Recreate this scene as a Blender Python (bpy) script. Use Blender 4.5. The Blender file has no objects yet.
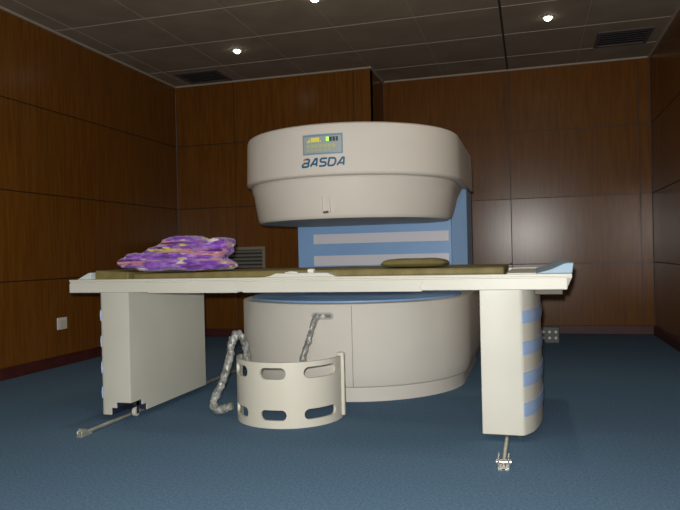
import bpy, bmesh, math, random
from mathutils import Vector, Matrix, noise
random.seed(7)
C = bpy.context.scene
col = C.collection
PI = math.pi

# ------------------------------------------------------------------ materials
def mat(name, color, rough=0.6, spec=0.5, metal=0.0, emis=None, estr=0.0, coat=0.0):
    m = bpy.data.materials.new(name); m.use_nodes = True
    b = m.node_tree.nodes['Principled BSDF']
    b.inputs['Base Color'].default_value = (*color, 1)
    b.inputs['Roughness'].default_value = rough
    b.inputs['Specular IOR Level'].default_value = spec
    b.inputs['Metallic'].default_value = metal
    b.inputs['Coat Weight'].default_value = coat
    if emis:
        b.inputs['Emission Color'].default_value = (*emis, 1)
        b.inputs['Emission Strength'].default_value = estr
    return m

def noisy(m, c1, c2, scale=(1, 1, 1), nscale=5.0, detail=4, bump=0.0, bdist=0.002, lo=0.35, hi=0.65, bscale=None):
    nt = m.node_tree; N = nt.nodes; L = nt.links; b = N['Principled BSDF']
    tc = N.new('ShaderNodeTexCoord'); mp = N.new('ShaderNodeMapping'); mp.inputs['Scale'].default_value = scale
    L.new(tc.outputs['Object'], mp.inputs['Vector'])
    no = N.new('ShaderNodeTexNoise'); no.inputs['Scale'].default_value = nscale; no.inputs['Detail'].default_value = detail
    L.new(mp.outputs['Vector'], no.inputs['Vector'])
    r = N.new('ShaderNodeValToRGB'); r.color_ramp.elements[0].position = lo; r.color_ramp.elements[1].position = hi
    r.color_ramp.elements[0].color = (*c1, 1); r.color_ramp.elements[1].color = (*c2, 1)
    L.new(no.outputs['Fac'], r.inputs['Fac']); L.new(r.outputs['Color'], b.inputs['Base Color'])
    if bump:
        src = no
        if bscale:
            src = N.new('ShaderNodeTexNoise'); src.inputs['Scale'].default_value = bscale; src.inputs['Detail'].default_value = 3
            L.new(mp.outputs['Vector'], src.inputs['Vector'])
        bp = N.new('ShaderNodeBump'); bp.inputs['Strength'].default_value = bump; bp.inputs['Distance'].default_value = bdist
        L.new(src.outputs['Fac'], bp.inputs['Height']); L.new(bp.outputs['Normal'], b.inputs['Normal'])
    return m

WOOD = noisy(mat('wood_veneer', (.2, .08, .02), .25, .32), (.135, .048, .0068), (.180, .068, .0105), scale=(14, 14, .9), nscale=3.2, detail=6, bump=.10, bdist=.001)
JOINT = mat('joint_backing', (.035, .018, .010), .5)
SKIRT = noisy(mat('skirting_lacquer', (.05, .01, .008), .5), (.055, .010, .008), (.075, .016, .012), nscale=9)
CARPET = noisy(mat('blue_carpet', (.1, .18, .26), .95, .1), (.080, .148, .228), (.126, .212, .315), nscale=85, detail=6, bump=.35, bdist=.003, bscale=260)
TILE = noisy(mat('ceiling_tile', (.3, .28, .24), .8, .25), (.265, .215, .155), (.31, .255, .19), nscale=3, detail=3)
TILEJ = mat('ceiling_joint', (.40, .34, .26), .6)
DARKJ = mat('ceiling_dark_joint', (.035, .03, .025), .7)
SHELL = noisy(mat('shell_plastic', (.7, .66, .6), .6, .3), (.67, .625, .555), (.70, .655, .58), nscale=2.5)
TABLE = noisy(mat('table_plastic', (.76, .75, .68), .42, .45), (.60, .585, .50), (.63, .615, .53), nscale=3)
GUARD = noisy(mat('coil_plastic', (.72, .69, .58), .42, .4), (.65, .615, .51), (.68, .645, .54), nscale=3)
UNDER = mat('underside_shade_grey', (.42, .44, .42), .55, .3)  # the grey includes the shade under the upper housing
BLUE = noisy(mat('blue_panel', (.2, .36, .62), .45, .4), (.235, .40, .66), (.25, .43, .70), nscale=3)
LBLUE = mat('light_blue_pad', (.36, .50, .62), .6, .3)
BAND = mat('blue_band', (.33, .46, .68), .45, .4)
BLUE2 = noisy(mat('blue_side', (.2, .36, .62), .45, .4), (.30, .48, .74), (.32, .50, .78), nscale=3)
STRIPE = mat('pale_stripe', (.70, .68, .72), .5, .4)
OLIVE = noisy(mat('olive_vinyl', (.18, .15, .05), .6, .35), (.150, .125, .042), (.20, .165, .06), nscale=14, bump=.15, bdist=.003)
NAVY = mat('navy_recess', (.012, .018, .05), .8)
DARK = mat('dark_grey', (.03, .03, .03), .7)
SEAM = mat('seam_shadow_gap', (.22, .20, .18), .8)
METAL = noisy(mat('rail_metal', (.5, .5, .42), .35, .5, metal=.6), (.42, .43, .34), (.6, .6, .5), nscale=20)
CHROME = noisy(mat('bright_metal', (.8, .8, .75), .25, .5, metal=.8), (.45, .45, .4), (.9, .9, .85), nscale=60)
GREYP = mat('grey_plastic', (.42, .42, .40), .5)
GRILLE = mat('grille_frame_metal', (.30, .25, .18), .5)
SLAT = mat('grille_slat_metal', (.20, .19, .16), .5)
VENT = mat('vent_dark_metal', (.10, .075, .075), .6)
WHITE = mat('socket_white', (.72, .70, .62), .4)
LCDF = mat('display_frame', (.20, .30, .38), .4)
LCD = mat('display_face', (.36, .42, .42), .35)
YEL = mat('yellow_digits', (.65, .58, .05), .5, emis=(.8, .7, .05), estr=.25)
GRN = mat('green_lamp', (.3, .8, .05), .5, emis=(.5, 1, .1), estr=.8)
BTN = mat('button_print', (.52, .52, .22), .5)
LOGO = mat('logo_blue', (.018, .11, .21), .5)
ORANGE = mat('logo_orange', (.75, .22, .03), .5)
LAMP = mat('lamp_glow', (1, 1, .9), .5, emis=(1, .97, .80), estr=9)

def plastic_wrap():
    m = noisy(mat('plastic_wrap', (.4, .4, .38), .28, .7), (.20, .20, .18), (.40, .40, .37), nscale=28, detail=5, bump=.8, bdist=.01, lo=.4, hi=.62)
    return m
WRAP = plastic_wrap()

def blanket_mat():
    m = bpy.data.materials.new('blanket_print'); m.use_nodes = True
    nt = m.node_tree; N = nt.nodes; L = nt.links; b = N['Principled BSDF']
    b.inputs['Roughness'].default_value = .85; b.inputs['Specular IOR Level'].default_value = .2
    b.inputs['Sheen Weight'].default_value = .3
    tc = N.new('ShaderNodeTexCoord'); mp = N.new('ShaderNodeMapping'); mp.inputs['Scale'].default_value = (.55, .8, 1.9)
    L.new(tc.outputs['Object'], mp.inputs['Vector'])
    def nz(scale, off, det=3):
        n = N.new('ShaderNodeTexNoise'); n.inputs['Scale'].default_value = scale; n.inputs['Detail'].default_value = det
        a = N.new('ShaderNodeVectorMath'); a.operation = 'ADD'; a.inputs[1].default_value = (off, off * .7, -off)
        L.new(mp.outputs['Vector'], a.inputs[0]); L.new(a.outputs[0], n.inputs['Vector']); return n
    def ramp(src, pts):
        r = N.new('ShaderNodeValToRGB'); e = r.color_ramp.elements
        e[0].position, e[0].color = pts[0][0], (*pts[0][1], 1); e[1].position, e[1].color = pts[-1][0], (*pts[-1][1], 1)
        for p, c in pts[1:-1]:
            x = e.new(p); x.color = (*c, 1)
        L.new(src.outputs['Fac'], r.inputs['Fac']); return r
    mp2 = N.new('ShaderNodeMapping'); mp2.inputs['Scale'].default_value = (.22, .45, 2.6); mp2.inputs['Rotation'].default_value = (0, .12, 0)
    L.new(tc.outputs['Object'], mp2.inputs['Vector'])
    base = ramp(nz(22, 3, 5), [(.30, (.09, .025, .20)), (.45, (.19, .055, .40)), (.56, (.30, .12, .53)), (.70, (.48, .33, .58))])
    def over(prev, col_, src, a, c):
        k = ramp(src, [(a, (0, 0, 0)), (c, (1, 1, 1))]); mx = N.new('ShaderNodeMix'); mx.data_type = 'RGBA'
        L.new(k.outputs['Color'], mx.inputs['Factor']); L.new(prev, mx.inputs[6]); mx.inputs[7].default_value = (*col_, 1)
        return mx.outputs[2]
    n2 = nz(9, 9, 3); L.new(mp2.outputs['Vector'], [l.from_node for l in nt.links if l.to_node == n2][0].inputs[0])
    c = over(base.outputs['Color'], (.55, .24, .27), n2, .57, .61)
    n3 = nz(12, 41, 2); L.new(mp2.outputs['Vector'], [l.from_node for l in nt.links if l.to_node == n3][0].inputs[0])
    c = over(c, (.10, .02, .17), n3, .60, .64)
    c = over(c, (.66, .58, .55), nz(12, 21, 1), .635, .66)
    c = over(c, (.55, .52, .12), nz(15, 33, 1), .665, .69)
    L.new(c, b.inputs['Base Color'])
    n = nz(55, 2, 4); bp = N.new('ShaderNodeBump'); bp.inputs['Strength'].default_value = .35; bp.inputs['Distance'].default_value = .006
    L.new(n.outputs['Fac'], bp.inputs['Height']); L.new(bp.outputs['Normal'], b.inputs['Normal'])
    return m
BLANKET = blanket_mat()

# ------------------------------------------------------------------ helpers
def sharpen(me, deg=32):
    bm = bmesh.new(); bm.from_mesh(me)
    for f in bm.faces: f.smooth = True
    for e in bm.edges:
        e.smooth = not (len(e.link_faces) == 2 and e.calc_face_angle(0) > math.radians(deg)) and len(e.link_faces) == 2
    bm.to_mesh(me); bm.free()

def obj(name, bm, m, parent=None, bevel=0, seg=2, smooth=True, loc=None):
    bmesh.ops.recalc_face_normals(bm, faces=bm.faces)
    me = bpy.data.meshes.new(name); bm.to_mesh(me); bm.free()
    for x in (m if isinstance(m, (list, tuple)) else [m]): me.materials.append(x)
    if smooth: sharpen(me)
    o = bpy.data.objects.new(name, me); col.objects.link(o)
    if loc is not None:                      # put the origin at loc, mesh given in world space
        me.transform(Matrix.Translation(-Vector(loc))); o.location = loc
    if parent is not None:
        o.parent = parent; o.location = Vector(o.location) - world_loc(parent)
    if bevel:
        b = o.modifiers.new('bevel', 'BEVEL'); b.width = bevel; b.segments = seg; b.limit_method = 'ANGLE'; b.angle_limit = math.radians(35)
        b.harden_normals = False
    return o

def world_loc(o):
    v = Vector((0, 0, 0))
    while o is not None: v += Vector(o.location); o = o.parent
    return v

def tag(o, label, cat, group=None, kind=None):
    o['label'] = label; o['category'] = cat
    if group: o['group'] = group
    if kind: o['kind'] = kind
    return o

def thing(name, label, cat, loc, group=None):
    o = bpy.data.objects.new(name, None); col.objects.link(o); o.location = loc; o.empty_display_size = .1
    return tag(o, label, cat, group)

def struct(o): o['kind'] = 'structure'; return o

def box(bm, x0, x1, y0, y1, z0, z1, mi=0):
    v = [bm.verts.new(p) for p in ((x0, y0, z0), (x1, y0, z0), (x1, y1, z0), (x0, y1, z0), (x0, y0, z1), (x1, y0, z1), (x1, y1, z1), (x0, y1, z1))]
    for f in ((0, 3, 2, 1), (4, 5, 6, 7), (0, 1, 5, 4), (1, 2, 6, 5), (2, 3, 7, 6), (3, 0, 4, 7)):
        bm.faces.new([v[i] for i in f]).material_index = mi
    return v

def B(*boxes):
    bm = bmesh.new()
    for b in boxes: box(bm, *b)
    return bm

def prism(bm, pts, z0, z1):
    a = [bm.verts.new((x, y, z0)) for x, y in pts]; b = [bm.verts.new((x, y, z1)) for x, y in pts]; n = len(pts)
    bm.faces.new(a); bm.faces.new(b)
    for i in range(n): bm.faces.new((a[i], a[(i + 1) % n], b[(i + 1) % n], b[i]))

def prism_y(bm, pts, y0, y1):
    a = [bm.verts.new((x, y0, z)) for x, z in pts]; b = [bm.verts.new((x, y1, z)) for x, z in pts]; n = len(pts)
    bm.faces.new(a); bm.faces.new(b)
    for i in range(n): bm.faces.new((a[i], a[(i + 1) % n], b[(i + 1) % n], b[i]))

def lathe(bm, prof, cx, cy, a0=0, a1=2 * PI, n=96, closed_prof=False):
    """prof (r,z); angle 0 faces -Y, grows towards +X"""
    full = abs(a1 - a0 - 2 * PI) < 1e-6
    m = n if full else n + 1
    rings = []
    for i in range(m):
        a = a0 + (a1 - a0) * i / n
        ring = []
        for r, z in prof:
            ring.append(bm.verts.new((cx + r * math.sin(a), cy - r * math.cos(a), z)))
        rings.append(ring)
    k = len(prof)
    for i in range(n):
        A = rings[i]; Bq = rings[(i + 1) % m]
        for j in range(k if closed_prof else k - 1):
            q = [A[j], A[(j + 1) % k], Bq[(j + 1) % k], Bq[j]]
            try: bm.faces.new(q)
            except ValueError: pass
    if not full and closed_prof:
        bm.faces.new(rings[0]); bm.faces.new(rings[-1])
    bmesh.ops.remove_doubles(bm, verts=bm.verts, dist=1e-5)

def catmull(pts, n=10):
    P = [Vector(p) for p in pts]; P = [P[0] * 2 - P[1]] + P + [P[-1] * 2 - P[-2]]; out = []
    for i in range(1, len(P) - 2):
        for k in range(n):
            t = k / n; a, b, c, d = P[i - 1:i + 3]
            out.append(.5 * ((2 * b) + (c - a) * t + (2 * a - 5 * b + 4 * c - d) * t * t + (3 * b - a - 3 * c + d) * t ** 3))
    out.append(P[-2]); return out

def tube(bm, pts, rad, n=14, nz=0.0, seed=0, cap=True):
    rings = []; up = Vector((0, 0, 1)); N = len(pts)
    prev = None
    for i, p in enumerate(pts):
        t = (pts[min(i + 1, N - 1)] - pts[max(i - 1, 0)]).normalized()
        if prev is None:
            s = t.cross(up); s = s if s.length > .1 else t.cross(Vector((1, 0, 0)))
        else: s = prev - t * prev.dot(t)
        s.normalize(); prev = s; u = s.cross(t)
        r = rad(i / (N - 1)) if callable(rad) else rad
        ring = []
        for k in range(n):
            a = 2 * PI * k / n; d = s * math.cos(a) + u * math.sin(a)
            rr = r * (1 + (nz * noise.noise((p + d * r) * 34 + Vector((seed, 0, 0))) + nz * .6 * noise.noise((p + d * r) * 80 + Vector((0, seed, 0))) if nz else 0))
            ring.append(bm.verts.new(p + d * rr))
        rings.append(ring)
    for i in range(N - 1):
        for k in range(n): bm.faces.new((rings[i][k], rings[i][(k + 1) % n], rings[i + 1][(k + 1) % n], rings[i + 1][k]))
    if cap: bm.faces.new(rings[0]); bm.faces.new(rings[-1])

# ------------------------------------------------------------------ room
XL, XR, YB, YJ, XJ, H = -4.186, 1.323, 8.022, 7.333, -1.703, 3.0916
YF = -2.0
ZJ = [0.0, .805, 1.572, 2.346, H]
G = .005

def panel_wall(name, axis, pos, inward, splits, tilt, front=.018):
    """wood panels on a dark backing; axis 'x' wall runs along X (plane at y=pos), inward = direction into the room"""
    bm = bmesh.new()
    for i in range(len(splits) - 1):
        for j in range(len(ZJ) - 1):
            a0, a1 = splits[i] + G, splits[i + 1] - G; z0, z1 = ZJ[j] + (G if j else 0), ZJ[j + 1] - (G if j < 3 else 0)
            tz, th = tilt(i, j)
            w = (a1 - a0) / 2; h = (z1 - z0) / 2
            v = []
            for (a, z) in ((a0, z0), (a1, z0), (a1, z1), (a0, z1)):
                d = inward * (tz * (z - (z0 + z1) / 2) + th * (a - (a0 + a1) / 2))
                v.append((a, z, d))
            bk = pos - inward * front
            bv = 0.0015
            if axis == 'x':
                f = [bm.verts.new((a, pos + d, z)) for a, z, d in v]; b = [bm.verts.new((a, bk, z)) for a, z, d in v]
            else:
                f = [bm.verts.new((pos + d, a, z)) for a, z, d in v]; b = [bm.verts.new((bk, a, z)) for a, z, d in v]
            bm.faces.new(f)
            for k in range(4): bm.faces.new((f[k], f[(k + 1) % 4], b[(k + 1) % 4], b[k]))
    n0 = len(bm.faces)
    bm.faces.ensure_lookup_table()
    lo, hi = splits[0], splits[-1]; q0, q1 = sorted((pos - inward * .012, pos - inward * .12))
    if axis == 'x': box(bm, lo, hi, q0, q1, 0, H, 1)
    else: box(bm, q0, q1, lo, hi, 0, H, 1)
    o = obj(name, bm, [WOOD, JOINT]); struct(o); return o

rt = random.Random(4)
def small(i, j): return (rt.uniform(-.0015, .0015), rt.uniform(-.001, .001))
def backtilt(i, j):
    t = {0: .012, 1: .022, 2: .006, 3: .006}[j]
    return (t * .8, {0: -.007, 1: -.008}.get(i, 0))
panel_wall('wall_back', 'x', YB, -1, [XJ, -1.62, -.20, 1.20, XR], backtilt)
panel_wall('wall_back_left', 'x', YJ, -1, [XL, -3.40, -1.90, XJ], small)
panel_wall('wall_left', 'y', XL, 1, [YF, -1.2, .28, 1.77, 3.26, 4.74, 6.25, YJ], small)
panel_wall('wall_right', 'y', XR, -1, [YF, -.8, .6, 2., 3.4, 4.8, 6.2, 7.6, YB], small)
panel_wall('wall_front', 'x', YF, 1, [XL, -2.8, -1.4, 0, XR], small)
struct(obj('wall_alcove', B((XJ - .12, XJ, YJ + .0, YB, 0, H)), WOOD))
struct(obj('floor', B((XL - .15, XR + .15, YF - .15, YB + .15, -.1, 0)), CARPET))

# ceiling: tiles with raised joints
struct(obj('ceiling', B((XL - .15, XR + .15, YF - .15, YB + .15, H, H + .1)), TILE))
bm = bmesh.new()
ys = [5.15 + .775 * k for k in range(-9, 4)]
xs = [-.955 - .755 * k for k in range(0, 5)] + [.555]
for y in ys: box(bm, XL, XR, y - .004, y + .004, H - .004, H)
for x in xs: box(bm, x - .003, x + .003, YF, YB, H - .003, H)
# perimeter angle
box(bm, XL, XL + .022, YF, YJ, H - .018, H); box(bm, XL + .022, XJ + .02, YJ - .022, YJ, H - .018, H)
box(bm, XJ, XJ + .022, YJ, YB, H - .018, H); box(bm, XJ + .022, XR, YB - .022, YB, H - .018, H); box(bm, XR - .022, XR, YF, YB - .022, H - .018, H)
struct(obj('trim_1', bm, TILEJ, smooth=False))
struct(obj('trim_2', B((-.215, -.195, YF, YB - .03, H - .006, H), (-.25, -.243, YB - .006, YB, 2.36, H - .02)), DARKJ, smooth=False))
# skirting
def skirt(name, *b): struct(obj(name, B(*b), SKIRT, bevel=.003))
skirt('baseboard_left', (XL, XL + .022, YF, YJ, 0, .098))
skirt('baseboard_back_left', (XL + .022, XJ + .02, YJ - .022, YJ, 0, .098))
skirt('baseboard_alcove', (XJ, XJ + .022, YJ, YB - .022, 0, .098))
skirt('baseboard_back', (XJ, XR, YB - .026, YB, 0, .098))
skirt('baseboard_right', (XR - .022, XR, YF, YB - .026, 0, .098))

# glowing pane added unseen behind the camera for a back-wall highlight and fill
wx0, wx1, wz0, wz1 = -1.35, -.45, 1.35, 2.35
struct(obj('added_glow_pane_1', B((wx0, wx1, YF + .004, YF + .012, wz0, wz1)), mat('added_pane_glow', (.9, .9, .9), .4, emis=(1, .97, .92), estr=4)))
struct(obj('trim_3', B((wx0 - .06, wx1 + .06, YF, YF + .03, wz0 - .06, wz0), (wx0 - .06, wx1 + .06, YF, YF + .03, wz1, wz1 + .06), (wx0 - .06, wx0, YF, YF + .03, wz0, wz1), (wx1, wx1 + .06, YF, YF + .03, wz0, wz1)), GREYP, bevel=.004))  # frame around the added pane

# ------------------------------------------------------------------ fixtures
LX = [(-2.843, 6.244, 'small round ceiling downlight nearest the left air vent'), (.206, 6.333, 'small round ceiling downlight near the right air vent'),
      (-1.66, 5.20, 'small round ceiling downlight cut by the top edge above the scanner')]
OFF = [(.2, 4.2, 'small round ceiling downlight over the right end of the table'), (-2.9, 3.9, 'small round ceiling downlight over the left end of the table'),
       (-1.35, 2.6, 'small round ceiling downlight over the carpet before the table'), (-2.9, .8, 'small round ceiling downlight in the front left of the room'), (.2, .8, 'small round ceiling downlight above where the photo was taken')]
def downlight(x, y, lab, power):
    t = thing('ceiling_downlight', lab, 'ceiling light', (x, y, H), 'recessed ceiling downlights')
    bm = bmesh.new(); lathe(bm, [(.036, H - .002), (.036, H - .007), (.05, H - .006), (.054, H), (.036, H)], x, y, n=32, closed_prof=True)
    obj('trim_ring', bm, GREYP, t)
    bm = bmesh.new(); lathe(bm, [(0, H - .034), (.018, H - .031), (.030, H - .022), (.036, H - .008), (.036, H), (0, H)], x, y, n=24)
    obj('bulb', bm, LAMP, t)
    l = bpy.data.lights.new('downlight_lamp', 'SPOT'); l.energy = power; l.color = (1, .93, .78); l.spot_size = math.radians(120); l.spot_blend = 1; l.shadow_soft_size = .035
    lo = bpy.data.objects.new('downlight_lamp', l); col.objects.link(lo); lo.location = (0, 0, -.075); lo.parent = t
P_DL = 20
for x, y, lab in LX: downlight(x, y, lab, P_DL * .35)
for i, (x, y, lab) in enumerate(OFF): downlight(x, y, lab, P_DL * (1.0, 1.0, .9, .5, .5)[i])

def vent(x0, x1, y0, y1, lab):
    t = thing('air_vent', lab, 'air vent', ((x0 + x1) / 2, (y0 + y1) / 2, H), 'ceiling air vents')
    w = .035
    obj('frame', B((x0, x1, y0, y0 + w, H - .012, H), (x0, x1, y1 - w, y1, H - .012, H), (x0, x0 + w, y0 + w, y1 - w, H - .012, H), (x1 - w, x1, y0 + w, y1 - w, H - .012, H)), VENT, t)
    obj('backing', B((x0 + w, x1 - w, y0 + w, y1 - w, H - .003, H)), DARK, t)
    n = 6
    for k in range(n):
        yy = y0 + w + (y1 - y0 - 2 * w) * (k + .5) / n
        bm = bmesh.new(); v = [bm.verts.new(p) for p in ((x0 + w, yy - .022, H - .016), (x1 - w, yy - .022, H - .016), (x1 - w, yy + .016, H - .004), (x0 + w, yy + .016, H - .004))]
        f = bm.faces.new(v); r = bmesh.ops.extrude_face_region(bm, geom=[f])
        for g in r['geom']:
            if isinstance(g, bmesh.types.BMVert): g.co.z += .003
        obj('slat', bm, VENT, t)
vent(-3.90, -3.37, 6.80, 7.26, 'dark square ceiling air vent near the left back corner')
vent(.69, 1.20, 6.95, 7.455, 'dark square ceiling air vent near the right back corner')

# wall grille
t = thing('wall_grille', 'wide louvred metal grille on the back wall behind the purple blanket', 'grille', (-3.38, YJ, .70))
x0, x1, z0, z1 = -3.75, -3.03, .70, 1.085; w = .035; y1 = YJ; y0 = YJ - .022
obj('frame', B((x0, x1, y0, y1, z0, z0 + w), (x0, x1, y0, y1, z1 - w, z1), (x0, x0 + w, y0, y1, z0 + w, z1 - w), (x1 - w, x1, y0, y1, z0 + w, z1 - w)), GRILLE, t, bevel=.003)
obj('backing', B((x0 + w, x1 - w, y1 - .003, y1, z0 + w, z1 - w)), DARK, t)
for k in range(7):
    z = z0 + w + (z1 - z0 - 2 * w) * (k + .5) / 7
    bm = bmesh.new(); prism_y(bm, [(x0 + w, z), (x1 - w, z), (x1 - w, z + .004), (x0 + w, z + .004)], y0 + .002, y1 - .004)
    for v in bm.verts:
        v.co.z += (-.012 if v.co.y < y0 + .01 else .012)
    obj('slat', bm, SLAT, t)

# wall outlet
t = thing('wall_outlet', 'small white power outlet low on the left wood wall', 'outlet', (XL, 5.18, .33))
obj('plate', B((XL, XL + .012, 5.105, 5.235, .335, .445)), WHITE, t, bevel=.004)
obj('socket', B((XL + .012, XL + .016, 5.135, 5.215, .35, .42)), mat('socket_face', (.6, .58, .5), .4), t, bevel=.002)
# floor socket block by the back wall
t = thing('socket_box', 'grey multi-way socket box on the carpet right of the table', 'socket box', (.16, 7.22, 0))
obj('housing', B((.02, .275, 7.18, 7.27, 0, .165)), mat('box_grey', (.14, .15, .15), .6), t, bevel=.008)
for r in range(2):
    for c in range(4):
        bm = bmesh.new(); x = .055 + c * .062; z = .055 + r * .062
        bmesh.ops.create_cone(bm, cap_ends=True, segments=16, radius1=.014, radius2=.014, depth=.012, matrix=Matrix.Translation((x, 7.176, z)) @ Matrix.Rotation(PI / 2, 4, 'X'))
        obj('socket', bm, WHITE, t)

# ------------------------------------------------------------------ scanner
def dshape(bm, prof, cx, cy, yr, rmax, k=1, n=80):
    """round front, straight sides running back to yr; prof is (r, z)"""
    rings = []
    for i in range(n + 1):
        a = -PI / 2 + PI * i / n
        rings.append([bm.verts.new((cx + r * math.sin(a), cy - r * math.cos(a), z)) for r, z in prof])
    for fx, fy in ((1, .97), (.96, 1), (-.96, 1), (-1, .97)):
        rings.append([bm.verts.new((cx + r * fx, cy + (yr - k * (rmax - r) - cy) * fy if r > .01 else cy, z)) for r, z in prof])
    m = len(rings)
    for i in range(m):
        A, Q = rings[i], rings[(i + 1) % m]
        for j in range(len(prof) - 1):
            try: bm.faces.new((A[j], A[j + 1], Q[j + 1], Q[j]))
            except ValueError: pass
    bmesh.ops.remove_doubles(bm, verts=bm.verts, dist=1e-5)
CX, CY = -1.31, 5.0
RB, RD, YR = .875, .825, 6.1
RMAX = [.875]
scan = thing('mri_scanner', 'large cream open MRI scanner with round top and blue back column', 'MRI scanner', (CX, CY, 0))
def onr(s, z, r, off=0.0, R0=None):
    a = s / (R0 or r); return Vector((CX + (r + off) * math.sin(a), CY - (r + off) * math.cos(a), z))
# base shell; the seam is a thin groove strip
sa = 12.4
prof = [(0, .650), (RB - .02, .650), (RB - .006, .645), (RB, .635), (RB, .30), (RB - .003, .20), (RB - .010, .14), (RB - .020, .105), (RB - .032, .095), (0, .095)]
bm = bmesh.new(); dshape(bm, prof, CX, CY, YR, RB); bs = obj('base_shell', bm, SHELL, scan)
bm = bmesh.new(); dshape(bm, [(0, 0), (RB - .045, 0), (RB - .045, .095), (0, .095)], CX, CY, YR, RB)
obj('base_plinth', bm, SHELL, scan)
bm = bmesh.new(); q = []
for z, o_ in ((.10, -.020), (.14, -.009), (.20, -.002), (.30, .0008), (.636, .0008)):
    for d_ in (-.0018, .0018):
        a = math.radians(sa) + d_; q.append(bm.verts.new((CX + (RB + o_) * math.sin(a), CY - (RB + o_) * math.cos(a), z)))
for k in range(4): bm.faces.new((q[2 * k], q[2 * k + 1], q[2 * k + 3], q[2 * k + 2]))
rr = bmesh.ops.extrude_face_region(bm, geom=list(bm.faces))
for g in rr['geom']:
    if isinstance(g, bmesh.types.BMVert): g.co.y += .004
obj('seam', bm, SEAM, bs)
bm = bmesh.new(); lathe(bm, [(0, .651), (RB - .065, .651), (RB - .067, .662), (RB - .08, .667), (0, .667)], CX, CY, n=96)
obj('lower_pole_cover', bm, BLUE, scan)

# back column
bm = bmesh.new(); prism(bm, [(-1.945, 5.45), (-.612, 5.45), (-.612, 6.06), (-1.945, 6.06)], .652, 1.49)
colm = obj('back_column', bm, BLUE, scan, bevel=.006)
bm = bmesh.new(); prism(bm, [(-.610, 5.451), (-.497, 5.58), (-.497, 6.06), (-.610, 6.06)], .652, 1.49)
obj('column_side', bm, BLUE2, colm, bevel=.006)  # right side of the column, paler blue than its front
for (za, zb) in ((1.063, 1.147), (.875, .962), (.69, .775)):
    obj('pale_stripe', B((-1.80, -.634, 5.443, 5.455, za, zb)), STRIPE, colm, bevel=.002)

# upper housing
zt = 1.850
prof = [(0, zt + .004), (RD - .05, zt + .001), (RD - .028, zt - .004), (RD - .014, zt - .014), (RD - .008, zt - .032), (RD - .005, zt - .09), (RD, 1.535), (RD + .002, 1.515), (RD - .004, 1.503), (RD - .018, 1.496), (RD - .034, 1.494), (0, 1.494)]
bm = bmesh.new(); dshape(bm, prof, CX, CY, YR, RD)
uh = obj('upper_housing', bm, SHELL, scan)
RL = .736
prof = [(0, 1.4935), (RD - .040, 1.4935), (RD - .032, 1.482), (RD - .034, 1.468), (RD - .052, 1.41), (RL + .010, 1.240), (RL + .003, 1.226), (RL - .006, 1.217), (RL - .008, 1.222), (0, 1.222)]
bm = bmesh.new(); dshape(bm, prof, CX, CY, 5.66, RD, 7)
lh = obj('lower_housing', bm, SHELL, scan)
bm = bmesh.new(); lathe(bm, [(0, 1.2215), (RL - .0095, 1.2215), (RL - .0095, 1.2165), (RL - .08, 1.212), (0, 1.212)], CX, CY, n=96)
obj('upper_pole_cover', bm, UNDER, scan)
# neck joining housing and column
bm = bmesh.new(); prism(bm, [(-1.96, 5.35), (-.60, 5.35), (-.545, 5.62), (-.545, 6.03), (-1.96, 6.03)], 1.40, 1.60)
obj('neck', bm, SHELL, scan, bevel=.02)

# latch under the front of the lower housing
def rz(z): return (RL + .012) + (RD - .05 - RL - .012) * (z - 1.235) / (1.41 - 1.235)
bm = bmesh.new()
for s in (-.026, .026):
    for (za, zb) in ((1.255, 1.365),):
        pts = []
        for z, off in ((za, -.006), (za, .016), (zb, .010), (zb, -.006)):
            for ds in (-.006, .006): pts.append(onr(s + ds, z, rz(z), off))
        v = [bm.verts.new(p) for p in pts]
        for f in ((0, 1, 3, 2), (2, 3, 5, 4), (4, 5, 7, 6), (6, 7, 1, 0), (0, 2, 4, 6), (1, 3, 5, 7)): bm.faces.new([v[i] for i in f])
latch = obj('latch', bm, SHELL, lh, bevel=.002)
bm = bmesh.new()
bmesh.ops.create_cone(bm, cap_ends=True, segments=16, radius1=.009, radius2=.009, depth=.02, matrix=Matrix.Translation(onr(.008, 1.258, rz(1.258), .004)) @ Matrix.Rotation(PI / 2, 4, 'X'))
bmesh.ops.create_cone(bm, cap_ends=True, segments=16, radius1=.008, radius2=.008, depth=.02, matrix=Matrix.Translation(onr(-.010, 1.256, rz(1.256), .004)) @ Matrix.Rotation(PI / 2, 4, 'X'))
obj('latch_screw', bm, mat('latch_dark', (.10, .09, .07), .5), lh)

# display panel on the upper housing
def patch(s0, s1, z0, z1, off, th, n=8):
    bm = bmesh.new(); F = []; K = []
    for i in range(n + 1):
        s = s0 + (s1 - s0) * i / n
        for z, arr in ((z0, 0), (z1, 1)):
            F.append(bm.verts.new(onr(s, z, RD - .003, off + th))); K.append(bm.verts.new(onr(s, z, RD - .003, off)))
    for i in range(n):
        a = 2 * i; bm.faces.new((F[a], F[a + 2], F[a + 3], F[a + 1])); bm.faces.new((K[a], K[a + 1], K[a + 3], K[a + 2]))
        bm.faces.new((F[a], K[a], K[a + 2], F[a + 2])); bm.faces.new((F[a + 1], F[a + 3], K[a + 3], K[a + 1]))
    bm.faces.new((F[0], F[1], K[1], K[0])); bm.faces.new((F[-2], K[-2], K[-1], F[-1]))
    return bm
S0, S1, Z0, Z1 = -.132, .144, 1.637, 1.770
disp = obj('display_panel', patch(S0, S1, Z0, Z1, -.004, .010), LCDF, uh)
face = obj('display_face', patch(S0 + .010, S1 - .010, Z0 + .009, Z1 - .014, .005, .003), LCD, disp)
W = S1 - S0
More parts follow.
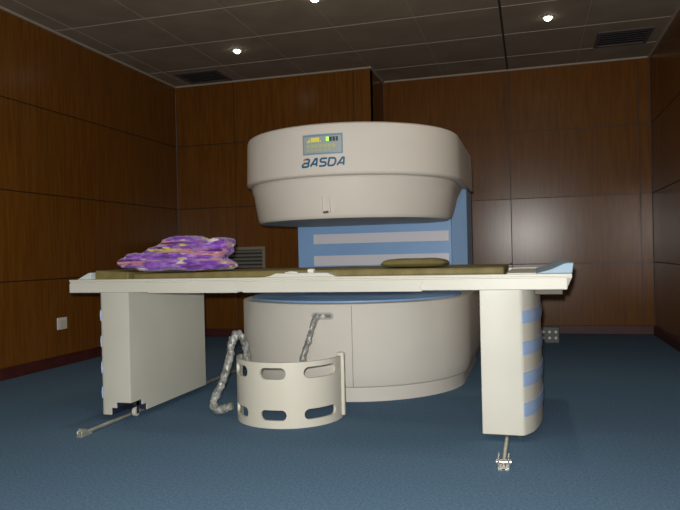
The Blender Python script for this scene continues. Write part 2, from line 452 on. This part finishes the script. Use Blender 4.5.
def cells(name, lst, m):
    bm = bmesh.new()
    for (a, b, c, d) in lst:
        t_ = patch(S0 + a * W, S0 + b * W, Z0 + c * (Z1 - Z0), Z0 + d * (Z1 - Z0), .0075, .002, 2)
        me = bpy.data.meshes.new('t'); t_.to_mesh(me); t_.free(); bm.from_mesh(me); bpy.data.meshes.remove(me)
    return obj(name, bm, m, disp)
cells('yellow_digits', [(.22 + .055 * k, .265 + .055 * k, .62, .84) for k in range(4)] + [(.12, .15, .60, .68), (.16, .19, .60, .76), (.45, .47, .62, .70)], YEL)
cells('green_lamp', [(.60, .67, .64, .84)], GRN)
cells('dark_window', [(.675, .745, .62, .84), (.76, .82, .62, .84), (.835, .89, .62, .84)], mat('dark_window', (.05, .07, .09), .3))
cells('button_row', [(.11 + .105 * k, .19 + .105 * k, .34, .50) for k in range(7)] + [(.11 + .105 * k, .17 + .105 * k, .17, .26) for k in range(6)], BTN)

# lettering
def arc(cx, cy, rx, ry, a0, a1, n=7): return [(cx + rx * math.cos(D_(a0 + (a1 - a0) * i / n)), cy + ry * math.sin(D_(a0 + (a1 - a0) * i / n))) for i in range(n + 1)]
D_ = math.radians
GLYPH = {
    'B': [[(.06, .42), (0, 0)] , [(0, 0)] + arc(.72, .24, .24, .24, -90, 90) + [(.10, .48)], [(.36, 1)] + arc(.74, .76, .22, .24, 90, -75)],
    'A': [[(0, 0), (.55, 1), (.78, 1), (.92, 0)], [(.20, .30), (.86, .30)]],
    'S': [[(.98, 1)] + arc(.28, .76, .22, .24, 90, 270) + arc(.70, .25, .25, .25, 90, -90) + [(0, 0)]],
    'D': [[(0, 0), (0, 1)] + arc(.58, .5, .42, .5, 90, -90, 12) + [(0, 0)]],
}
def lettering(word, s0, s1, z0, z1, m, parent, name):
    bm = bmesh.new(); th = .0125; n = len(word); pitch = (s1 - s0 - .012) / n; w = pitch * .76; h = z1 - z0 - th; lay = 0
    def P(k, x, y): return (s0 + th / 2 + k * pitch + x * w + .22 * y * h, z0 + th / 2 + y * h)
    for k, ch in enumerate(word):
        for line in GLYPH[ch]:
            q = [P(k, *p) for p in line]
            for a, b in zip(q, q[1:]):
                d = Vector((b[0] - a[0], b[1] - a[1])); L_ = d.length; u = d / L_; nn = Vector((-u.y, u.x)) * th / 2
                for t in range(max(1, int(L_ / .02))):
                    T = max(1, int(L_ / .02)); p0 = Vector(a) + d * t / T; p1 = Vector(a) + d * (t + 1) / T
                    bm.faces.new([bm.verts.new(onr(v.x, v.y, RD - .001, .0022)) for v in (p0 - nn, p1 - nn, p1 + nn, p0 + nn)])
            for c in q[1:-1]:
                bm.faces.new([bm.verts.new(onr(c[0] + th / 2 * math.cos(PI * i / 5), c[1] + th / 2 * math.sin(PI * i / 5), RD - .001, .0024)) for i in range(10)])
    r = bmesh.ops.extrude_face_region(bm, geom=list(bm.faces))
    for g in r['geom']:
        if isinstance(g, bmesh.types.BMVert):
            d = Vector((CX - g.co.x, CY - g.co.y, 0)).normalized(); g.co += d * .004
    return obj(name, bm, m, parent, smooth=False)
lettering('BASDA', -.148, .170, 1.553, 1.615, LOGO, uh, 'logo_lettering')
bm = bmesh.new()
def quad(bm, pts, off):
    a = [bm.verts.new(onr(s, z, RD - .001, off)) for s, z in pts]; b = [bm.verts.new(onr(s, z, RD - .001, 0)) for s, z in pts]
    bm.faces.new(a); bm.faces.new(b)
    for i in range(4): bm.faces.new((a[i], a[(i + 1) % 4], b[(i + 1) % 4], b[i]))
quad(bm, [(-.134, 1.598), (-.119, 1.598), (-.113, 1.615), (-.128, 1.615)], .0030)
obj('logo_accent', bm, ORANGE, uh, smooth=False)

# cable port on the base shell
def stadium(w, h, n=10):
    P = []
    for i in range(n + 1): a = -PI / 2 + PI * i / n; P.append((w / 2 - h / 2 + h / 2 * math.cos(a), h / 2 * math.sin(a)))
    for i in range(n + 1): a = PI / 2 + PI * i / n; P.append((-(w / 2 - h / 2) + h / 2 * math.cos(a), h / 2 * math.sin(a)))
    return P
s_c, z_c = -.004, .570
def base_pt(s, z, off): a = s / RB; return Vector((CX + (RB + off) * math.sin(a), CY - (RB + off) * math.cos(a), z))
bm = bmesh.new(); O = stadium(.150, .046); I = stadium(.122, .022)
rings = [[bm.verts.new(base_pt(s_c + x, z_c + z, off)) for x, z in Q] for Q, off in ((O, -.003), (O, .007), (I, .007), (I, .001))]
n = len(O)
for a, b in zip(rings, rings[1:]):
    for i in range(n): bm.faces.new((a[i], a[(i + 1) % n], b[(i + 1) % n], b[i]))
port = obj('cable_port', bm, GREYP, scan)
bm = bmesh.new(); v = [bm.verts.new(base_pt(s_c + x, z_c + z, .0015)) for x, z in I]; v2 = [bm.verts.new(base_pt(s_c + x, z_c + z, -.004)) for x, z in I]
bm.faces.new(v); bm.faces.new(v2)
for i in range(n): bm.faces.new((v[i], v[(i + 1) % n], v2[(i + 1) % n], v2[i]))
obj('port_opening', bm, SEAM, port)

# ------------------------------------------------------------------ patient table
TX0, TX1, TY0, TY1 = -2.717, .197, 3.436, 4.42
tab = thing('patient_table', 'long cream patient table on two slab legs before the scanner', 'table', (-1.26, 3.93, 0))
obj('tabletop', B((TX0 + .01, TX1 - .02, TY0 + .03, TY1 - .03, .775, .845)), TABLE, tab, bevel=.003)
def rail_prof(y0, y1):   # profile in (y,z)
    bm = bmesh.new()
    pr = [(y0 + .004, .7724), (y1, .7724), (y1, .852), (y0 + .002, .852), (y0, .849), (y0, .840), (y0 + .006, .8375), (y0 + .006, .8325), (y0 + .001, .830), (y0, .776)]
    a = [bm.verts.new((TX0, y, z)) for y, z in pr]; b = [bm.verts.new((TX1, y, z)) for y, z in pr]
    bm.faces.new(a); bm.faces.new(b); n = len(pr)
    for i in range(n): bm.faces.new((a[i], a[(i + 1) % n], b[(i + 1) % n], b[i]))
    for v in bm.verts:
        if v.co.x > 0 and v.co.z < .83: v.co.x -= .025
    return bm
fr = obj('front_rail', rail_prof(TY0, TY0 + .04), TABLE, tab)
bm = rail_prof(-TY1, -TY1 + .04)
for v in bm.verts: v.co.y = -v.co.y; v.co.z += .008 if v.co.z > .8 else 0
obj('back_rail', bm, TABLE, tab)
# sliding track strip in the middle of the front rail
bm = bmesh.new(); prism_y(bm, [(-1.56, .768), (-.545, .768), (-.555, .800), (-.53, .828), (-1.605, .828), (-1.585, .805)], TY0 - .005, TY0 + .01)
obj('track_cover', bm, TABLE, tab, bevel=.002)
obj('rail_step', B((-2.17, -1.60, TY0 + .0, TY0 + .04, .768, .775)), TABLE, tab)
# raised inner tray at the right end and light blue end flap
obj('inner_tray', B((-.115, .03, TY0 + .06, TY1 - .06, .845, .856)), mat('tray_white', (.72, .72, .68), .4), tab, bevel=.004)
bm = bmesh.new(); prism_y(bm, [(.025, .853), (TX1 + .003, .853), (TX1 + .010, .905), (TX1 - .03, .903), (.10, .873)], TY0 + .02, TY1 - .02)
obj('end_flap', bm, LBLUE, tab, bevel=.004)
bm = bmesh.new(); prism_y(bm, [(-2.685, .853), (-2.585, .853), (-2.585, .893), (-2.60, .893)], TY0 + .03, TY1 - .08)
obj('head_flap', bm, mat('pale_pad', (.55, .62, .62), .5), tab, bevel=.003)
obj('under_block', B((.02, .155, TY0 + .06, TY1 - .1, .745, .775)), mat('under_block_dark', (.10, .085, .06), .6), tab, bevel=.003)  # dark block below the right end of the tabletop

# legs
def leg_outline(x_in, x_out, sgn):
    """inner face straight, outer side bulged; sgn = +1 outer is +X"""
    y0, y1 = TY0 + .03, TY1
    d = y1 - y0; P = [(x_in, y0), (x_out - sgn * .016, y0), (x_out - sgn * .004, y0 + .004), (x_out + sgn * .004, y0 + .012)]
    n = 14; out = []
    for i in range(1, n):
        u = i / n; out.append((x_out + sgn * (.006 + (.09 if sgn > 0 else .078) * (math.sin(PI * u) ** .62)), y0 + .012 + (d - .024) * u))
    P += out + [(x_out + sgn * .004, y1 - .012), (x_out - sgn * .016, y1), (x_in, y1)]
    return P, out
def bands(parent, x_out, sgn, side):
    y0, y1 = TY0 + .03, TY1
    _, out = leg_outline(0, x_out, sgn)
    path = [(x_out - sgn * .004, y0 + .004), (x_out + sgn * .004, y0 + .012)] + out
    for z0, z1 in ((.127, .196), (.28, .35), (.44, .506), (.60, .664)):
        bm = bmesh.new(); rings = []
        for i, (x, y) in enumerate(path):
            a = Vector(path[max(i - 1, 0)]); b = Vector(path[min(i + 1, len(path) - 1)]); t = (b - a).normalized(); nrm = Vector((t.y, -t.x)) * sgn
            if nrm.x * sgn < 0 and i > 2 and False: nrm = -nrm
            rings.append([bm.verts.new((x + nrm.x * o, y + nrm.y * o, z)) for o, z in ((-.003, z0), (.005, z0), (.008, (z0 + z1) / 2), (.005, z1), (-.003, z1))])
        for A, Bq in zip(rings, rings[1:]):
            for k in range(5): bm.faces.new((A[k], A[(k + 1) % 5], Bq[(k + 1) % 5], Bq[k]))
        bm.faces.new(rings[0]); bm.faces.new(rings[-1])
        obj('blue_band', bm, BAND, parent)
Lr0, Lr1 = -.254, -.043
P, _ = leg_outline(Lr0, Lr1, 1)
bm = bmesh.new(); prism(bm, P, .03, .7745)
lr = obj('leg', bm, TABLE, tab, bevel=.004); bands(lr, Lr1, 1, 'r')
# left leg with a stepped notch at its front inner corner
Ll0, Ll1 = -2.5246, -2.3242
P, _ = leg_outline(Ll1, Ll0, -1)
y0 = TY0 + .03
def notched(nx, ny):
    return [(Ll1 - nx, y0)] + P[1:] + [(Ll1, y0 + ny), (Ll1 - nx, y0 + ny)]
bm = bmesh.new()
prism(bm, notched(.135, .17), .03, .072); prism(bm, notched(.10, .12), .072, .106); prism(bm, P, .106, .7745)
ll = obj('leg', bm, TABLE, tab); bands(ll, Ll0, -1, 'l')
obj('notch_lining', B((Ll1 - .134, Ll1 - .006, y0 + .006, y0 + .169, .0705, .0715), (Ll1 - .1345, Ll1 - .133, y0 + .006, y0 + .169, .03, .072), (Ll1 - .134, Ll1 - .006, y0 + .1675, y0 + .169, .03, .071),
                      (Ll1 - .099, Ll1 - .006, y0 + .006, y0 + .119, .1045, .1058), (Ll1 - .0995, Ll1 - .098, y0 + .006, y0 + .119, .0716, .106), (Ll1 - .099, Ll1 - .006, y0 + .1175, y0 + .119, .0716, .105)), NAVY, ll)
def wheel(x, y, parent):
    bm = bmesh.new()
    bmesh.ops.create_cone(bm, cap_ends=True, segments=28, radius1=.03, radius2=.03, depth=.024, matrix=Matrix.Translation((x, y, .0335)) @ Matrix.Rotation(PI / 2, 4, 'Y'))
    w = obj('caster_wheel', bm, mat('wheel_pale', (.62, .60, .55), .5), parent, bevel=.004)
    obj('caster_fork', B((x - .018, x - .013, y - .012, y + .012, .02, .1045), (x + .013, x + .018, y - .012, y + .012, .02, .1045), (x - .018, x + .018, y - .012, y + .012, .07, .1045)), DARK, w)
wheel(Ll1 - .034, y0 + .10, ll)
for (xx, yy, pp) in ((Ll0 + .05, TY1 - .08, ll), (Lr0 + .05, TY1 - .08, lr), (Lr1 - .03, y0 + .10, lr)):
    bm = bmesh.new(); bmesh.ops.create_cone(bm, cap_ends=True, segments=24, radius1=.022, radius2=.018, depth=.031, matrix=Matrix.Translation((xx, yy, .0165)))
    obj('foot', bm, DARK, pp)

# floor guide rails
def grail(x, ya, yb, lab, bright):
    t = thing('floor_rail', lab, 'floor rail', (x, ya, 0))
    bm = bmesh.new(); tube(bm, [Vector((x, ya, .014)), Vector((x, (ya + yb) / 2, .014)), Vector((x, yb, .014))], .0105, 12)
    obj('rod', bm, METAL, t)
    m = CHROME if bright else METAL
    e_ = 1 if bright else .62
    obj('end_bracket', B((x - .026 * e_, x + .026 * e_, ya + .0, ya + .095, 0, .012 * e_), (x - .026 * e_, x - .018 * e_, ya + .005, ya + .09 * e_, .006, .055 * e_), (x + .018 * e_, x + .026 * e_, ya + .005, ya + .09 * e_, .006, .055 * e_)), m, t, bevel=.003)
    bm = bmesh.new(); bmesh.ops.create_cone(bm, cap_ends=True, segments=12, radius1=.011, radius2=.011, depth=.066 * e_, matrix=Matrix.Translation((x, ya + .03, .032)) @ Matrix.Rotation(PI / 2, 4, 'Y'))
    obj('bolt', bm, m, t)
grail(-2.395, 3.075, 5.35, 'thin metal floor rail running under the left table leg', False)
grail(-.132, 2.99, 4.35, 'metal floor rail with bright end bracket before the right table leg', True)

# ------------------------------------------------------------------ things on the table
def cushion(name, x0, x1, y0, y1, z0, z1, m, bev, lab, cat, sub=True, sag=None):
    bm = bmesh.new(); nx, ny = 24, 12
    g = {}
    for i in range(nx + 1):
        for j in range(ny + 1):
            x = x0 + (x1 - x0) * i / nx; y = y0 + (y1 - y0) * j / ny
            z = z1 + (sag(x, y) if sag else 0)
            g[i, j, 1] = bm.verts.new((x, y, z)); g[i, j, 0] = bm.verts.new((x, y, z0))
    for i in range(nx):
        for j in range(ny):
            bm.faces.new([g[i, j, 1], g[i + 1, j, 1], g[i + 1, j + 1, 1], g[i, j + 1, 1]]); bm.faces.new([g[i, j, 0], g[i, j + 1, 0], g[i + 1, j + 1, 0], g[i + 1, j, 0]])
    for i in range(nx):
        bm.faces.new([g[i, 0, 0], g[i + 1, 0, 0], g[i + 1, 0, 1], g[i, 0, 1]]); bm.faces.new([g[i, ny, 0], g[i, ny, 1], g[i + 1, ny, 1], g[i + 1, ny, 0]])
    for j in range(ny):
        bm.faces.new([g[0, j, 0], g[0, j, 1], g[0, j + 1, 1], g[0, j + 1, 0]]); bm.faces.new([g[nx, j, 0], g[nx, j + 1, 0], g[nx, j + 1, 1], g[nx, j, 1]])
    o = obj(name, bm, m, bevel=bev, seg=3); tag(o, lab, cat); return o
cushion('mattress', -2.337, -.13, 3.535, 4.33, .8455, .888, OLIVE, .012, 'long olive green mattress lying along the table', 'mattress', sag=lambda x, y: .004 * noise.noise(Vector((x * 3, y * 3, 0))) - .006 * max(0, -1.4 - x) )
cushion('wedge_cushion', -2.582, -2.347, 3.50, 4.30,   .8455, .906, OLIVE, .010, 'short olive block cushion at the left end of the table', 'cushion', sag=lambda x, y: -.022 * (x + 2.582) / .4)
# pillow
bm = bmesh.new(); nx, ny = 28, 16
xa, xb, ya, yb = -.808, -.432, 3.56, 3.84
for sgn in (1, -1):
    g = {}
    for i in range(nx + 1):
        for j in range(ny + 1):
            u = 2 * i / nx - 1; v = 2 * j / ny - 1
            k = max(0, (1 - abs(u) ** 4) * (1 - abs(v) ** 4)) ** .45
            cu = u * (1 - .06 * v * v); cv = v * (1 - .08 * u * u)
            x = (xa + xb) / 2 + cu * (xb - xa) / 2; y = (ya + yb) / 2 + cv * (yb - ya) / 2
            z = .9115 + sgn * k * (.029 if sgn > 0 else .0205) + .002 * noise.noise(Vector((x * 18, y * 18, sgn)))
            g[i, j] = bm.verts.new((x, y, z))
    for i in range(nx):
        for j in range(ny): bm.faces.new([g[i, j], g[i + 1, j], g[i + 1, j + 1], g[i, j + 1]])
bmesh.ops.remove_doubles(bm, verts=bm.verts, dist=.0035)
pil = obj('pillow', bm, OLIVE); tag(pil, 'small flat olive pillow lying on the right half of the mattress', 'pillow')
# connector plate
t = thing('connector_plate', 'thin pale plate with two knobs on the table edge before the mattress', 'plate', (-1.23, 3.50, .852))
bm = bmesh.new(); prism_y(bm, [(-1.44, .8525), (-1.02, .8525), (-1.05, .866), (-1.07, .873), (-1.37, .873), (-1.40, .860)], 3.452, 3.532)
obj('plate', bm, mat('plate_pale', (.62, .62, .58), .4), t, bevel=.002)
for x, w_, h_, m_ in ((-1.286, .018, .010, WHITE), (-1.17, .017, .022, WHITE)):
    obj('knob', B((x - w_, x + w_, 3.47, 3.51, .873, .873 + h_)), m_, t, bevel=.004)
obj('lever', B((-1.325, -1.25, 3.483, 3.493, .873, .879)), WHITE, t, bevel=.002)

# blanket: folded lobes merged into one crumpled cloth
def blanket():
    bm = bmesh.new()
    zf = .893
    lobes = [  # path of (x, y, z, half thickness z, half depth y)
        [(-2.44, 3.64, .930, .022, .09), (-2.39, 3.68, .922, .022, .13), (-2.22, 3.70, .916, .024, .17), (-2.0, 3.70, .914, .022, .18), (-1.86, 3.70, .915, .022, .16), (-1.76, 3.68, .920, .022, .12), (-1.735, 3.67, .922, .012, .07)],
        [(-2.465, 3.65, .952, .026, .09), (-2.40, 3.69, .952, .024, .12), (-2.22, 3.70, .952, .026, .15), (-2.05, 3.70, .950, .026, .16), (-1.90, 3.70, .944, .026, .15), (-1.80, 3.70, .938, .024, .11), (-1.75, 3.70, .930, .014, .07)],
        [(-2.44, 3.68, .980, .026, .09), (-2.35, 3.72, .978, .026, .12), (-2.22, 3.73, .990, .030, .14), (-2.08, 3.73, .992, .030, .15), (-1.95, 3.73, .978, .028, .14), (-1.87, 3.73, .968, .026, .11), (-1.82, 3.73, .960, .016, .07)],
        [(-2.40, 3.73, .985, .014, .06), (-2.30, 3.75, 1.012, .028, .11), (-2.18, 3.76, 1.034, .032, .13), (-2.05, 3.76, 1.036, .032, .14), (-1.92, 3.76, 1.018, .030, .14), (-1.83, 3.76, 1.012, .030, .11), (-1.795, 3.76, 1.010, .016, .07)],
        [(-2.31, 3.76, 1.030, .014, .06), (-2.22, 3.77, 1.060, .028, .11), (-2.12, 3.78, 1.084, .032, .12), (-2.03, 3.78, 1.078, .030, .12), (-1.95, 3.78, 1.060, .030, .12), (-1.86, 3.78, 1.064, .034, .12), (-1.81, 3.78, 1.056, .030, .10), (-1.785, 3.78, 1.048, .016, .06)],
    ]
    for li, path in enumerate(lobes):
        n = 12; m = 28; pts = []
        for k in range(len(path) - 1):
            for q in range(6):
                u = q / 6; u = u * u * (3 - 2 * u); pts.append([a + (b - a) * u for a, b in zip(path[k], path[k + 1])])
        pts.append(list(path[-1])); rings = []
        for (x, y, z, hz, hy) in pts:
            ring = []
            for k in range(m):
                a = 2 * PI * k / m; ca, sa_ = math.cos(a), math.sin(a)
                yy = y + hy * math.copysign(abs(ca) ** .7, ca); zz = z + hz * math.copysign(abs(sa_) ** .8, sa_)
                f = noise.noise(Vector((x * 7 + li * 5, yy * 7, zz * 20))); zz += .016 * f; yy += .02 * noise.noise(Vector((x * 14, zz * 22, li * 7))); yy += .018 * noise.noise(Vector((x * 11, li * 3, zz * 30)))
                ring.append(bm.verts.new((x, yy, max(zz, .915 if x < -2.325 else zf))))
            rings.append(ring)
        for A, Q in zip(rings, rings[1:]):
            for k in range(m): bm.faces.new((A[k], A[(k + 1) % m], Q[(k + 1) % m], Q[k]))
        bm.faces.new(rings[0]); bm.faces.new(rings[-1])
    o = obj('blanket', bm, BLANKET, loc=(-2.1, 3.72, zf))
    r = o.modifiers.new('merge', 'REMESH'); r.mode = 'VOXEL'; r.voxel_size = .005; r.use_smooth_shade = True
    s = o.modifiers.new('smooth', 'SMOOTH'); s.iterations = 1; s.factor = .5
    tx = bpy.data.textures.new('crumple', 'CLOUDS'); tx.noise_scale = .028; tx.noise_depth = 3
    d = o.modifiers.new('crumple', 'DISPLACE'); d.texture = tx; d.strength = .014; d.mid_level = .55; d.texture_coords = 'LOCAL'
    tag(o, 'crumpled folded blanket in purple, pink and yellow print on the mattress', 'blanket')
blanket()

# ------------------------------------------------------------------ curved body coil on the floor
GX, GY, GR, GH = -1.418, 3.78, .314, .37
def gp(th, z, r=GR): return Vector((GX + r * math.sin(th), GY - r * math.cos(th), z))
gt = thing('body_coil', 'cream curved slotted coil shell standing on the carpet before the base', 'coil', (GX, GY, 0))
D = math.radians
slots = [(D(-70), D(-29)), (D(-12), D(16)), (D(34), D(75))]
rows = [(.044, .103), (.276, .341)]
ths = set()
a0, a1 = D(-86), D(93)
for i in range(93): ths.add(round(a0 + (a1 - a0) * i / 92, 5))
for s0_, s1_ in slots:
    e = (rows[0][1] - rows[0][0]) / 2 / GR
    for k in range(9):
        q = e * (1 - math.cos(PI / 2 * k / 8)); ths.add(round(s0_ + q, 5)); ths.add(round(s1_ - q, 5))
ths = sorted(ths); keep = [ths[0]]
for q in ths[1:]:
    if q - keep[-1] > .0045 or any(abs(q - e) < 2e-5 for sl in slots for e in sl):
        if q - keep[-1] <= .0045 and len(keep) > 1 and not any(abs(keep[-1] - e) < 2e-5 for sl in slots for e in sl): keep.pop()
        keep.append(q)
ths = keep
bm = bmesh.new(); cols = []
for th in ths:
    zs = [0]
    for (lo, hi) in rows:
        mid = (lo + hi) / 2; h = 0
        for s0_, s1_ in slots:
            if s0_ < th < s1_:
                R_ = (hi - lo) / 2; dd = min(th - s0_, s1_ - th) * GR
                h = R_ if dd >= R_ else math.sqrt(max(0, R_ * R_ - (R_ - dd) ** 2))
        zs += [mid - h, mid + h]
    zs.append(GH); cols.append([bm.verts.new(gp(th, z)) for z in zs])
for A, Q in zip(cols, cols[1:]):
    for k in (0, 2, 4):
        bm.faces.new((A[k], Q[k], Q[k + 1], A[k + 1]))
bmesh.ops.remove_doubles(bm, verts=bm.verts, dist=.0004)
sh = obj('shell', bm, GUARD, gt)
for e in sh.data.edges: e.use_edge_sharp = False
so = sh.modifiers.new('thick', 'SOLIDIFY'); so.thickness = .016; so.offset = 0; so.use_even_offset = False
es = sh.modifiers.new('split', 'EDGE_SPLIT'); es.split_angle = D(40); es.use_edge_sharp = False
bm = bmesh.new(); box(bm, -.016, .016, -.026, .018, .012, GH + .018)
bmesh.ops.transform(bm, matrix=Matrix.Translation(gp(a1, 0)) @ Matrix.Rotation(a1, 4, 'Z'), verts=bm.verts)
obj('end_flange', bm, GUARD, gt, bevel=.007, seg=3)

# plastic wrapped cables
def cable(name, pts, r, lab, seed):
    bm = bmesh.new(); p = catmull(pts, 12); tube(bm, p, r, 20, nz=.42, seed=seed)
    o = obj(name, bm, WRAP); 
    for f in o.data.polygons: f.use_smooth = True
    tag(o, lab, 'cable', 'cables wrapped in clear plastic'); return o
cable('wrapped_cable', [(-1.742, 3.87, .30), (-1.742, 3.86, .385), (-1.747, 3.82, .460), (-1.768, 3.78, .492), (-1.792, 3.76, .44), (-1.805, 3.74, .33), (-1.842, 3.72, .20), (-1.878, 3.70, .12), (-1.893, 3.69, .062), (-1.865, 3.68, .036), (-1.81, 3.68, .045), (-1.762, 3.69, .062)], .023,
      'plastic wrapped cable looping down left of the slotted coil', 3)
cable('wrapped_cable', [(-1.335, 4.095, .570), (-1.350, 4.082, .556), (-1.370, 4.075, .50), (-1.385, 4.05, .43), (-1.405, 4.03, .36), (-1.425, 4.00, .26), (-1.44, 3.97, .15), (-1.45, 3.93, .032)], .019,
      'plastic wrapped cable hanging from the slot in the scanner base', 11)

# ------------------------------------------------------------------ camera and light
F = Vector((-0.27607582, 0.96113476, -0.00145419)); R = Vector((0.96089204, 0.27597139, -0.02294058)); U = Vector((0.02164768, 0.00773066, 0.99973577))
cam = bpy.data.cameras.new('camera'); cam.sensor_width = 36; cam.lens = 660.78 * 36 / 680; cam.clip_start = .05
co = bpy.data.objects.new('camera', cam); col.objects.link(co)
M = Matrix(((R.x, U.x, -F.x, 0), (R.y, U.y, -F.y, 0), (R.z, U.z, -F.z, 0.9735), (0, 0, 0, 1)))
co.matrix_world = M; C.camera = co

fl = bpy.data.lights.new('camera_flash', 'SPOT'); fl.energy = 450; fl.color = (1, .985, .95); fl.spot_size = D(120); fl.spot_blend = .6; fl.shadow_soft_size = .02
fo = bpy.data.objects.new('camera_flash', fl); col.objects.link(fo)
M2 = M.copy(); M2.translation = Vector((0, 0, .9735)) + R * -.03 + U * .06 - F * .01; fo.matrix_world = M2

w = bpy.data.worlds.new('world'); w.use_nodes = True; C.world = w
w.node_tree.nodes['Background'].inputs['Color'].default_value = (.5, .55, .6, 1); w.node_tree.nodes['Background'].inputs['Strength'].default_value = .05

vs = C.view_settings; vs.view_transform = 'Standard'; vs.look = 'None'; vs.exposure = 0.13; vs.gamma = 1; vs.use_curve_mapping = False
